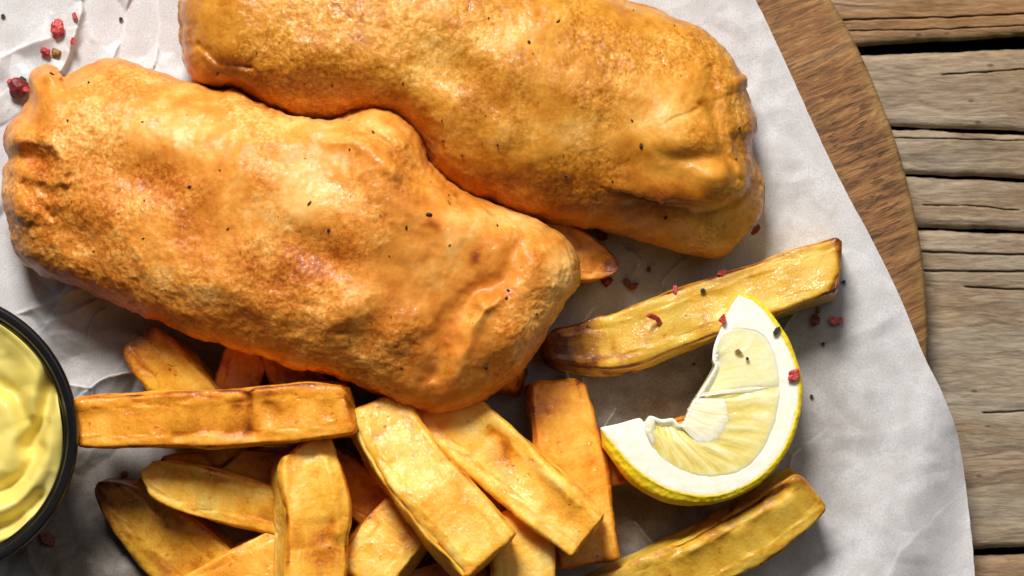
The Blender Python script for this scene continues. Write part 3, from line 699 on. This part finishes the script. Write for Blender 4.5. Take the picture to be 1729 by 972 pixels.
V = np.stack([np.stack([cc[0] + p[0] * np.cos(th), cc[1] + p[0] * np.sin(th), np.full_like(th, p[1])], -1) for p in pr], 1)
tag(mesh_obj('sauce_cup', V, grid_faces(256, len(pr), True), m.mat), 'round glossy black plastic sauce cup cut by the left picture edge', 'cup')
m = NT('mustard_mayonnaise')
col = m.ramp(m.noise(55, 3), [(0.3, (0.76, 0.61, 0.14)), (0.7, (0.83, 0.71, 0.23))])
dots = m.ramp(m.voronoi(330), [(0.05, 1.0), (0.10, 0.0)])
dots = m.math('MULTIPLY', dots, m.ramp(m.noise(120), [(0.5, 0.0), (0.6, 1.0)]))
col = m.mix(m.math('MULTIPLY', dots, 0.45), col, (0.34, 0.20, 0.03))
m.set(Base_Color=col, Roughness=0.30, Specular_IOR_Level=0.4, Normal=m.bump(m.noise(160, 2), 0.0003, 0.4))
sss(m, 0.35, (1, 0.75, 0.25), 0.003)
nr, na = 150, 420
rr = (np.linspace(0.0, 1, nr) ** 0.8) * Ro * 0.889
th = np.linspace(0, 2 * np.pi, na, endpoint=False)
X = cc[0] + rr[:, None] * np.cos(th)[None]; Y = cc[1] + rr[:, None] * np.sin(th)[None]
px, py = X / k + CX, -Y / k + CY
z = np.full_like(X, cz - 0.0062)
jx = px + 10 * fbm(np.stack([X, Y, X * 0], -1), 0.03, 2, 7); jy = py + 10 * fbm(np.stack([X, Y, X * 0], -1), 0.03, 2, 8)
for pts, w, a in [([(10, 545), (40, 590), (62, 650), (60, 700)], 30, .0034), ([(88, 632), (74, 668), (66, 712), (40, 755)], 13, -.0058), ([(104, 690), (92, 730), (70, 790), (30, 850), (-30, 880)], 22, .0044), ([(-20, 640), (20, 668), (36, 712)], 14, -.0026), ([(10, 690), (14, 740), (0, 790)], 22, .0022), ([(60, 760), (36, 800), (-20, 840)], 11, -.0030), ([(60, 838), (20, 880), (-30, 905)], 12, -.0034), ([(48, 884), (20, 905), (-20, 918)], 13, .0036), ([(-80, 560), (-90, 700), (-60, 850)], 40, .003), ([(-200, 620), (-220, 760), (-140, 860)], 30, -.003)]:
    dd, _ = polydist(jx, jy, pts); z += a * np.exp(-(dd / w) ** 2)
z += 0.0008 * fbm(np.stack([X, Y, X * 0], -1), 0.012, 3, 3)
z += 0.0008 * smooth(0.93, 1.0, rr / rr.max())[:, None]
zz = z.copy(); zz[0] = z[0].mean()
V = np.stack([X, Y, zz], -1)
skirt = V[-1:].copy(); skirt[..., 2] = 0.016; skirt[..., 0] = cc[0] + (skirt[..., 0] - cc[0]) * 0.90; skirt[..., 1] = cc[1] + (skirt[..., 1] - cc[1]) * 0.90
V = np.concatenate([V, skirt], 0)
tag(mesh_obj('mustard_mayonnaise', V, grid_faces(nr + 1, na, False, True), m.mat), 'swirled pale yellow sauce filling the black cup', 'sauce')

# ------------------------------------------------------------------ lemon wedge
outer = catmull([(1247, 498), (1270, 503), (1290, 517), (1312, 545), (1333, 580), (1348, 620), (1353, 662), (1346, 710), (1325, 762), (1288, 805), (1240, 832), (1185, 841), (1125, 828), (1075, 798), (1040, 762), (1018, 732), (1014, 722)], 900)
inner = catmull([(1246, 499), (1232, 522), (1218, 552), (1206, 582), (1203, 606), (1207, 618), (1198, 636), (1182, 662), (1166, 688), (1158, 712), (1148, 718), (1136, 706), (1118, 708), (1098, 702), (1088, 712), (1078, 706), (1045, 715), (1016, 721)], 900)
nS = 320
outer = resample(outer, nS); inner = resample(inner, nS)
def face_z(x, y):      # the cut face leans towards the upper right
    return 0.0235 + 0.000016 * (-(x - 1190) * 0.6 + (y - 670) * 0.8)
tO = np.gradient(outer, axis=0); tO /= np.linalg.norm(tO, axis=1)[:, None]
nO = np.stack([tO[:, 1], -tO[:, 0]], 1)                      # outward in image coords
tt = np.linspace(0, 1, nS)
wid = np.linalg.norm(outer - inner, axis=1)
W = np.minimum(1, wid / 60)

lm_peel = NT('lemon_peel')
pc = lm_peel.ramp(lm_peel.noise(45, 3), [(0.3, (0.88, 0.62, 0.015)), (0.7, (0.93, 0.72, 0.03))])
por = lm_peel.voronoi(620)
pc = lm_peel.mix(lm_peel.ramp(por, [(0.1, 0.30), (0.45, 0.0)]), pc, (0.74, 0.46, 0.01))
lm_peel.set(Base_Color=pc, Roughness=0.38, Normal=lm_peel.bump(por, 0.0003, 0.7)); sss(lm_peel, 0.2, (1, .6, .1), .002)
lm_pith = NT('lemon_pith')
g_ = lm_pith.attr('gland')
pc = lm_pith.ramp(lm_pith.noise(330, 5, 0.7), [(0.3, (0.90, 0.86, 0.66)), (0.6, (0.955, 0.93, 0.82))])
pc = lm_pith.mix(g_, pc, lm_pith.ramp(lm_pith.voronoi(560), [(0.15, (0.80, 0.62, 0.10)), (0.5, (0.88, 0.80, 0.42))]))
lm_pith.set(Base_Color=pc, Roughness=0.5, Normal=lm_pith.bump(lm_pith.noise(900, 4), 0.00015, 0.6)); sss(lm_pith, 0.35, (1, .9, .6), .002)
def flesh_mat(name, c0, c1, c2):
    f = NT(name)
    g = f.attr('streak')
    col = f.ramp(f.math('ADD', g, f.math('MULTIPLY', f.math('SUBTRACT', f.noise(300, 3), 0.5), 0.5), True), [(0.15, c0), (0.5, c1), (0.85, c2)])
    f.set(Base_Color=col, Roughness=0.28, Specular_IOR_Level=0.45, Normal=f.bump(f.noise(420, 3), 0.0004, 0.6))
    f.b.inputs['Coat Weight'].default_value = 0.5; f.b.inputs['Coat Roughness'].default_value = 0.07
    f.put(f.b.inputs['Coat Normal'], f.bump(f.noise(330, 3), 0.0009, 0.8))
    sss(f, 0.55, (1, .9, .45), .004)
    return f.mat
lm_fl = flesh_mat('lemon_flesh', (0.74, 0.58, 0.13), (0.84, 0.72, 0.26), (0.92, 0.87, 0.56))
lm_fl2 = flesh_mat('lemon_flesh_smooth', (0.86, 0.78, 0.36), (0.89, 0.83, 0.48), (0.93, 0.90, 0.70))
lm_mem = flesh_mat('lemon_membrane', (0.85, 0.77, 0.46), (0.89, 0.84, 0.60), (0.93, 0.90, 0.75))

lorg = P(1190, 690, 0.001)
lemon = tag(bpy.data.objects.new('lemon_wedge', None), 'squeezed lemon wedge with yellow rind and torn pulp, between two fries on the paper', 'lemon')
lemon.location = lorg; lemon['_o'] = [float(v) for v in lorg]; link(lemon)

# peel: thin flavedo on the cut face, then the rounded rind going down and under
bulge = (5 + 24 * np.exp(-((tt - 0.83) / 0.17) ** 2) + 5 * np.exp(-((tt - 0.55) / 0.2) ** 2)) * np.clip(np.minimum(tt, 1 - tt) / 0.04, 0.1, 1)
fl = 5.0 * np.clip(np.minimum(tt, 1 - tt) / 0.05, 0.05, 1)
Zf = face_z(outer[:, 0], outer[:, 1])
jag = 1.2 * noise3(np.stack([tt * 90, tt * 0, tt * 0], -1), 3)
A = 62 * W
cols = []
for q in np.linspace(0, 1, 5):
    p = outer - nO * ((fl + jag) * (1 - q))[:, None]; cols.append(P(p[:, 0], p[:, 1], Zf + 0.0002 * math.sin(q * math.pi) - 0.0003 * q))
for f in np.linspace(0.06, 1, 34):
    ph = f * math.pi
    off = bulge * math.sin(min(ph, math.pi)) ** 0.8 - A * f ** 2.2
    p = outer + nO * off[:, None]
    cols.append(P(p[:, 0], p[:, 1], Zf - 0.0003 - (Zf - 0.0025) * (1 - math.cos(ph)) / 2))
V = np.stack(cols, 1)
nn = normals(V); V = V + nn * (0.00010 * noise3(V / 0.0016, 9) + 0.0003 * noise3(V / 0.006, 8))[..., None]
mesh_obj('peel', V, grid_faces(*V.shape[:2]), lm_peel.mat, parent=lemon); note(V)
# pith
pulp_out = catmull([(1208, 600), (1214, 575), (1228, 557), (1254, 551), (1289, 561), (1310, 595), (1319, 636), (1318, 684), (1304, 734), (1277, 779), (1240, 802), (1190, 807), (1147, 795), (1109, 768), (1092, 738), (1086, 716)], 600)
pulp_in = catmull([(1206, 604), (1204, 611), (1206, 619), (1198, 636), (1182, 662), (1166, 688), (1157, 711), (1148, 717), (1138, 708), (1118, 709), (1099, 704), (1090, 712)], 600)
nP = 260
po = resample(pulp_out, nP); pi_ = resample(pulp_in, nP)
# pith fills the cut face; under the pulp it sinks out of sight
def inside(x, y, poly):
    r = np.zeros(np.shape(x), bool)
    for (ax, ay), (bx, by) in zip(poly, np.roll(poly, -1, 0)):
        c_ = (ay > y) != (by > y)
        r ^= c_ & (x < (bx - ax) * (y - ay) / (by - ay + 1e-12) + ax)
    return r
poly = np.vstack([po[::4], pi_[::-4]])
cols, gl = [], []
a = outer - nO * (fl + jag - 0.6)[:, None]
for q in np.linspace(0, 1, 60):
    p = a * (1 - q) + inner * q
    x, y = p[:, 0], p[:, 1]
    z = face_z(x, y) + 0.0003 * math.sin(q * math.pi) + 0.00010 * noise3(np.stack([x / 14, y / 14, x * 0], -1), 5) + 0.00003 * noise3(np.stack([x / 4, y / 4, x * 0], -1), 6)
    dd, _ = polydist(x, y, poly)
    z = z - np.where(inside(x, y, poly), 0.0022 * smooth(2, 16, dd), 0)
    cols.append(P(x, y, z)); gl.append(np.clip(1 - np.linalg.norm(p - a, axis=1) / 6.0, 0, 1))
cols.append(P(inner[:, 0], inner[:, 1], face_z(inner[:, 0], inner[:, 1]) - 0.012)); gl.append(np.zeros(nS))
p = outer - nO * (A * 0.9)[:, None]; cols.append(P(p[:, 0], p[:, 1], np.full(nS, 0.004))); gl.append(np.zeros(nS))
V = np.stack(cols, 1)
mesh_obj('pith', V, grid_faces(*V.shape[:2]), lm_pith.mat, {'gland': np.stack(gl, 1)}, parent=lemon); note(V[:, :60])
# flesh segments
def flesh(s0, s1, t0, t1, mat, name, dz, amp, seed, n=150, mm=80, streak=1.0, ragged=0.0, ed=0.08):
    s = np.linspace(s0, s1, n); ii = s * (nP - 1)
    g = lambda c: np.stack([np.interp(ii, np.arange(nP), c[:, 0]), np.interp(ii, np.arange(nP), c[:, 1])], 1)
    a, b = g(po), g(pi_)
    t = np.linspace(0, 1, mm)[None]
    lo = t0 if np.ndim(t0) else np.full(n, t0); hi = t1 if np.ndim(t1) else np.full(n, t1)
    hi = np.clip(hi + ragged * noise3(np.stack([s * 60, s * 0, s * 0], -1), seed + 3), 0, 1.06)
    tx = lo[:, None] + (hi - lo)[:, None] * t
    X = a[:, 0:1] * (1 - tx) + b[:, 0:1] * tx; Y = a[:, 1:2] * (1 - tx) + b[:, 1:2] * tx
    ang = s[:, None] * 26 + 0 * t
    q = np.stack([ang + 0.6 * np.sin(tx * 5 + seed), tx * 2.2, np.zeros_like(X)], -1)
    ves = noise3(q * 1.0, seed) + 0.6 * noise3(q * np.array([2.4, 1.6, 1]), seed + 1)
    es = np.minimum(np.linspace(0, 1, n), np.linspace(1, 0, n))[:, None]; et = np.minimum(t, 1 - t)
    dome = np.clip(np.minimum(es / ed, et / ed), 0, 1); dome = dome * (2 - dome)
    Z = face_z(X, Y) + dz * dome - 0.0002 * (1 - dome) + amp * ves - 0.0022 * smooth(0.55, 1.0, tx) * (name == 'pulp')
    V = P(X, Y, Z)
    lo_ = V[:, -1:].copy(); lo_[..., 2] -= 0.009
    lo2 = V[:, :1].copy(); lo2[..., 2] -= 0.004
    VV = np.concatenate([lo2, V, lo_], 1)
    st = np.clip(0.45 + streak * 0.45 * ves + 0.5 * smooth(0.10, 0.0, tx + 0.04 * ves) * (name == 'pulp'), 0, 1); st = np.concatenate([st[:, :1], st, st[:, -1:]], 1)
    o = mesh_obj(name, VV, grid_faces(*VV.shape[:2]), mat, {'streak': st}, parent=lemon); note(V)
    return o
o = flesh(0.0, 0.36, 0.0, 1.0, lm_fl2, 'pulp', 0.0002, 0.00006, 3, streak=0.6); o['label'] = 'smooth pale upper pulp segment'
o = flesh(0.352, 1.0, 0.0, 1.0, lm_fl, 'pulp', 0.0003, 0.00016, 7, n=260, streak=1.0); o['label'] = 'ragged yellow lower pulp segment'
s_ = np.linspace(0, 1, 120)
o = flesh(0.34, 0.375, 0.10 + 0.25 * np.abs(np.linspace(-1, 1, 60)), 1.0, lm_mem, 'membrane', 0.0004, 0.00008, 11, n=60, ragged=.02, ed=.45)
o = flesh(0.39, 0.68, 0.66 - 0.26 * np.sin(s_ * np.pi), 1.0, lm_mem, 'membrane', 0.0005, 0.00012, 13, n=120, ragged=.02, ed=.45)
o = flesh(0.90, 0.99, 0.0, 1.0, lm_mem, 'membrane', 0.0006, 0.00020, 17, n=60, ragged=.05, ed=.40)

# ------------------------------------------------------------------ pepper flakes and crumbs
def pep_mat(name, c0, c1, rough=0.45):
    p = NT(name); p.set(Base_Color=p.ramp(p.noise(700, 3), [(0.35, c0), (0.65, c1)]), Roughness=rough, Normal=p.bump(p.noise(1500, 3), 0.0003, 0.6)); sss(p, .15, (1, .2, .1), .001)
    return p.mat
red = pep_mat('pink_pepper_skin', (0.34, 0.020, 0.022), (0.62, 0.075, 0.070))
pink = pep_mat('pink_pepper_flesh', (0.55, 0.07, 0.08), (0.80, 0.24, 0.22))
dkred = pep_mat('dark_pepper', (0.11, 0.008, 0.009), (0.24, 0.02, 0.02))
blk = pep_mat('black_pepper', (0.010, 0.009, 0.007), (0.05, 0.045, 0.035), .7)
brn = pep_mat('brown_crumb', (0.16, 0.075, 0.018), (0.38, 0.20, 0.05), .6)

def flake(name, label, px, py, outline, mat, curl=0.35, thick=0.0006, lift=0.0004, tilt=(0, 0), group='pepper flakes', cat='pepper flake', seed=0):
    """outline in pixels round (px,py); a thin curled chip with thickness"""
    rg = np.random.default_rng(seed + int(px))
    oc = np.array(outline, float); n0 = len(oc)
    rim = resample(np.vstack([oc, oc[:1]]), 29)[:-1]; n = 28
    rim = rim + rg.normal(0, 0.35, rim.shape)
    z0 = top_z(px, py, 6) + lift
    c = rim.mean(0); V = []
    for s in (1.0, 0.66, 0.33):
        for x, y in c + (rim - c) * s: V.append((x, y))
    V.append(tuple(c)); V = np.array(V)
    size = np.abs(rim - c).max()
    r2 = ((V - c) ** 2).sum(1)
    zz = curl * r2 / size * S + (V[:, 0] - c[0]) * tilt[0] * S + (V[:, 1] - c[1]) * tilt[1] * S + rg.normal(0, 0.00008, len(V))
    zz = zz - min(0, (zz).min())
    if size > 6 and lift < 0.001:
        e_ = size * 0.6; q0 = top_z(px, py, 4)
        lim = lambda v: max(-0.6, min(0.6, v))
        gx1 = lim((top_z(px + e_, py, 5) - top_z(px - e_, py, 5)) / (2 * e_ * S)); gy1 = lim((top_z(px, py + e_, 5) - top_z(px, py - e_, 5)) / (2 * e_ * S))
        zz = zz + (V[:, 0] * gx1 + V[:, 1] * gy1) * S
    top = P(px + V[:, 0], py + V[:, 1], z0 + thick + zz); bot = P(px + V[:, 0], py + V[:, 1], z0 + zz - 0.0002)
    F = []; m_ = len(V)
    for b, flip in ((0, False), (m_, True)):
        for r in range(2):
            for j in range(n):
                k2 = (j + 1) % n; f = (b + r * n + j, b + r * n + k2, b + (r + 1) * n + k2, b + (r + 1) * n + j)
                F.append(f[::-1] if flip else f)
        for j in range(n):
            f = (b + 2 * n + j, b + 2 * n + (j + 1) % n, b + 3 * n); F.append(f[::-1] if flip else f)
    for j in range(n): F.append((j, m_ + j, m_ + (j + 1) % n, (j + 1) % n))
    o = mesh_obj(name, np.vstack([top, bot]), F, mat)
    return tag(o, label, cat, group)

def lump(name, label, px, py, r, mat, cut=0.35, seed=0, squash=0.75, group='crushed peppercorns', cat='peppercorn', zb=None):
    n, k = 28, 18
    th = np.linspace(0, 2 * np.pi, n, endpoint=False); ph = np.linspace(0.02, math.pi - 0.02, k)
    d = np.stack([np.outer(np.cos(th), np.sin(ph)), np.outer(np.sin(th), np.sin(ph)), np.outer(np.ones(n), np.cos(ph))], -1)
    rr = 1 + 0.28 * noise3(d * 1.8 + seed * 3.3, seed) + 0.14 * noise3(d * 5 + seed, seed + 1)
    V = d * rr[..., None]
    rg = np.random.default_rng(seed)
    for _ in range(4):                       # broken flats
        a = rg.normal(size=3); a /= np.linalg.norm(a); q = V @ a
        V = V - np.clip(q - (1 - cut), 0, None)[..., None] * a
    V *= r * S; V[..., 2] *= squash
    z0 = top_z(px, py, 6) if zb is None else zb
    V = V + P(px, py, z0 + r * S * squash * 0.75)
    o = mesh_obj(name, V, grid_faces(n, k, True)[:, ::-1], mat)
    return tag(o, label, cat, group)

lump('peppercorn', 'largest bright red crushed peppercorn on the paper above the lower fish', 98, 50, 15, red, seed=3)
fo = flake('pepper_flake', 'pink skin chip lying on top of the largest red peppercorn', 97, 38, [(-8, 4), (-5, -6), (3, -8), (10, -3), (6, 5), (-2, 8)], pink, lift=.0035)
lump('peppercorn', 'small red pepper piece left of the brown piece, above the lower fish', 77, 87, 9, red, seed=5)
lump('peppercorn', 'small brown pepper piece beside a red one, above the lower fish', 95, 88, 8, brn, seed=6)
lump('peppercorn', 'dark crushed peppercorn cluster beside the left end of the lower fish', 32, 148, 17, dkred, cut=.15, seed=9)
for j, (x, y, mt) in enumerate([(18, 138, red), (44, 152, red), (38, 134, blk), (24, 158, blk), (34, 150, blk)]):
    lump('peppercorn', ['red crumb on the left of the dark peppercorn cluster', 'red crumb on the right of the dark peppercorn cluster', 'black crumb on top edge of the dark peppercorn cluster', 'black crumb on lower edge of the dark peppercorn cluster', 'black crumb in the middle of the dark peppercorn cluster'][j], x, y, 6, mt, seed=20 + j)
flake('pepper_flake', 'small red chip at upper right of the largest red peppercorn', 126, 27, [(-5, -5), (1, -7), (5, 2), (3, 8), (-3, 4)], red)
flake('pepper_flake', 'small red chip at lower right of the largest red peppercorn', 123, 69, [(-5, 0), (-1, -7), (5, -2), (2, 6), (-4, 6)], red)
flake('pepper_flake', 'dark red square flake in the shade below the sauce cup', 79, 911, [(-14, -8), (2, -13), (14, -4), (13, 12), (0, 10), (-9, 5)], dkred, curl=.1)
flake('pepper_flake', 'long curved red flake on the long olive-yellow fry', 1110, 545, [(-20, -12), (-13, -18), (-5, -14), (2, -11), (8, -2), (14, 6), (21, 12), (14, 16), (6, 12), (0, 2), (-5, -7), (-13, -8)], red, curl=.15)
flake('pepper_flake', 'small red flake on the long fry, touching the lemon edge', 1220, 539, [(-7, 2), (-3, -5), (3, -10), (6, -3), (4, 8), (-2, 6)], red, curl=.15)
flake('pepper_flake', 'bright red square flake on the lemon rind edge', 1340, 633, [(-8, -6), (-2, -9), (9, -11), (10, 2), (7, 8), (1, 11), (-10, 8)], red, curl=.1)
flake('pepper_flake', 'black flake on the white pith of the lemon', 1312, 558, [(-7, 2), (-2, -5), (6, -8), (5, 0), (1, 6), (-6, 6)], blk, curl=.1)
flake('pepper_flake', 'brown triangular crumb on the lemon pulp', 1247, 592, [(-7, 0), (0, -4), (7, 4), (0, 5)], brn, curl=.1)
flake('pepper_flake', 'tiny round black speck on the lemon pulp', 1262, 605, [(-3, -1), (0, -3), (3, 0), (1, 3), (-2, 3)], blk, curl=.1)
flake('pepper_flake', 'dark red round flake below the end of the long fry', 1377, 539, [(-8, 2), (-6, -8), (1, -11), (8, -3), (7, 7), (0, 11), (-6, 9)], dkred, curl=.3)
flake('pepper_flake', 'pink petal-like flake right of the dark red one, below the long fry', 1413, 541, [(-13, -3), (-8, -9), (-1, -4), (5, -6), (13, -4), (9, 3), (2, 5), (-4, 9), (-11, 5)], pink, curl=.45)
lump('crumb', 'tiny tan crumb under the end of the long fry', 1381, 523, 5, brn, seed=31, group='crumbs', cat='crumb')
lump('crumb', 'small brown crumb on paper above the dark wedge-shaped fry', 211, 801, 6, brn, seed=33, group='crumbs', cat='crumb')
flake('pepper_flake', 'red flake on the shaded paper right of the pointed fry tip', 1066, 481, [(-14, -10), (-6, -12), (0, -4), (12, -3), (9, 6), (0, 9), (-8, 3)], dkred, curl=.2)
flake('pepper_flake', 'small red flake on paper just above the long fry', 1140, 489, [(-4, -7), (3, -8), (4, 2), (1, 8), (-4, 5)], red, curl=.2)
flake('pepper_flake', 'red flake lying on the upper edge of the long fry', 1223, 461, [(-13, 2), (-8, -4), (2, -6), (12, -2), (6, 3), (-4, 5)], red, curl=.15)
flake('pepper_flake', 'red flake beside the right end of the upper fish', 1277, 388, [(-10, 6), (-4, -6), (4, -11), (8, -3), (2, 5), (-6, 10)], dkred, curl=.2)
flake('pepper_flake', 'dark flake in the shade under the upper fish edge', 1018, 397, [(-9, -6), (-1, -10), (8, -4), (9, 6), (1, 10), (-6, 8)], dkred, curl=.2)
lump('peppercorn', 'dark peppercorn in the shade beside the pointed fry tip', 1024, 474, 11, dkred, seed=37, zb=0.001)
flake('pepper_flake', 'tiny dark flake on shaded paper between upper fish and long fry', 1096, 455, [(-3, -4), (2, -5), (4, 1), (0, 5), (-4, 2)], dkred, curl=.2)
for j, (x, y, w, lab) in enumerate([(1425, 475, 3.5, 'tiny black speck at the right end of the long fry'), (1370, 668, 3.2, 'tiny black speck on the paper right of the lemon'), (5, 26, 4, 'tiny black speck on paper in the top left corner'), (204, 31, 3.5, 'tiny black speck on creased paper right of the red peppercorns'), (1187, 490, 5, 'small black speck near the upper edge of the long fry'), (1390, 580, 3.5, 'tiny black speck on the paper below the pink flake'), (1172, 614, 3, 'tiny dark speck on the long fry lower edge beside lemon')]):
    flake('pepper_speck', lab, x, y, [(-w, 0), (-w * .3, -w * .8), (w, -w * .3), (w * .6, w * .7), (-w * .4, w * .8)], blk, curl=.1, thick=.0004, group='black pepper specks', cat='pepper speck')

for o in bpy.data.objects:
    if '_o' in o: del o['_o']
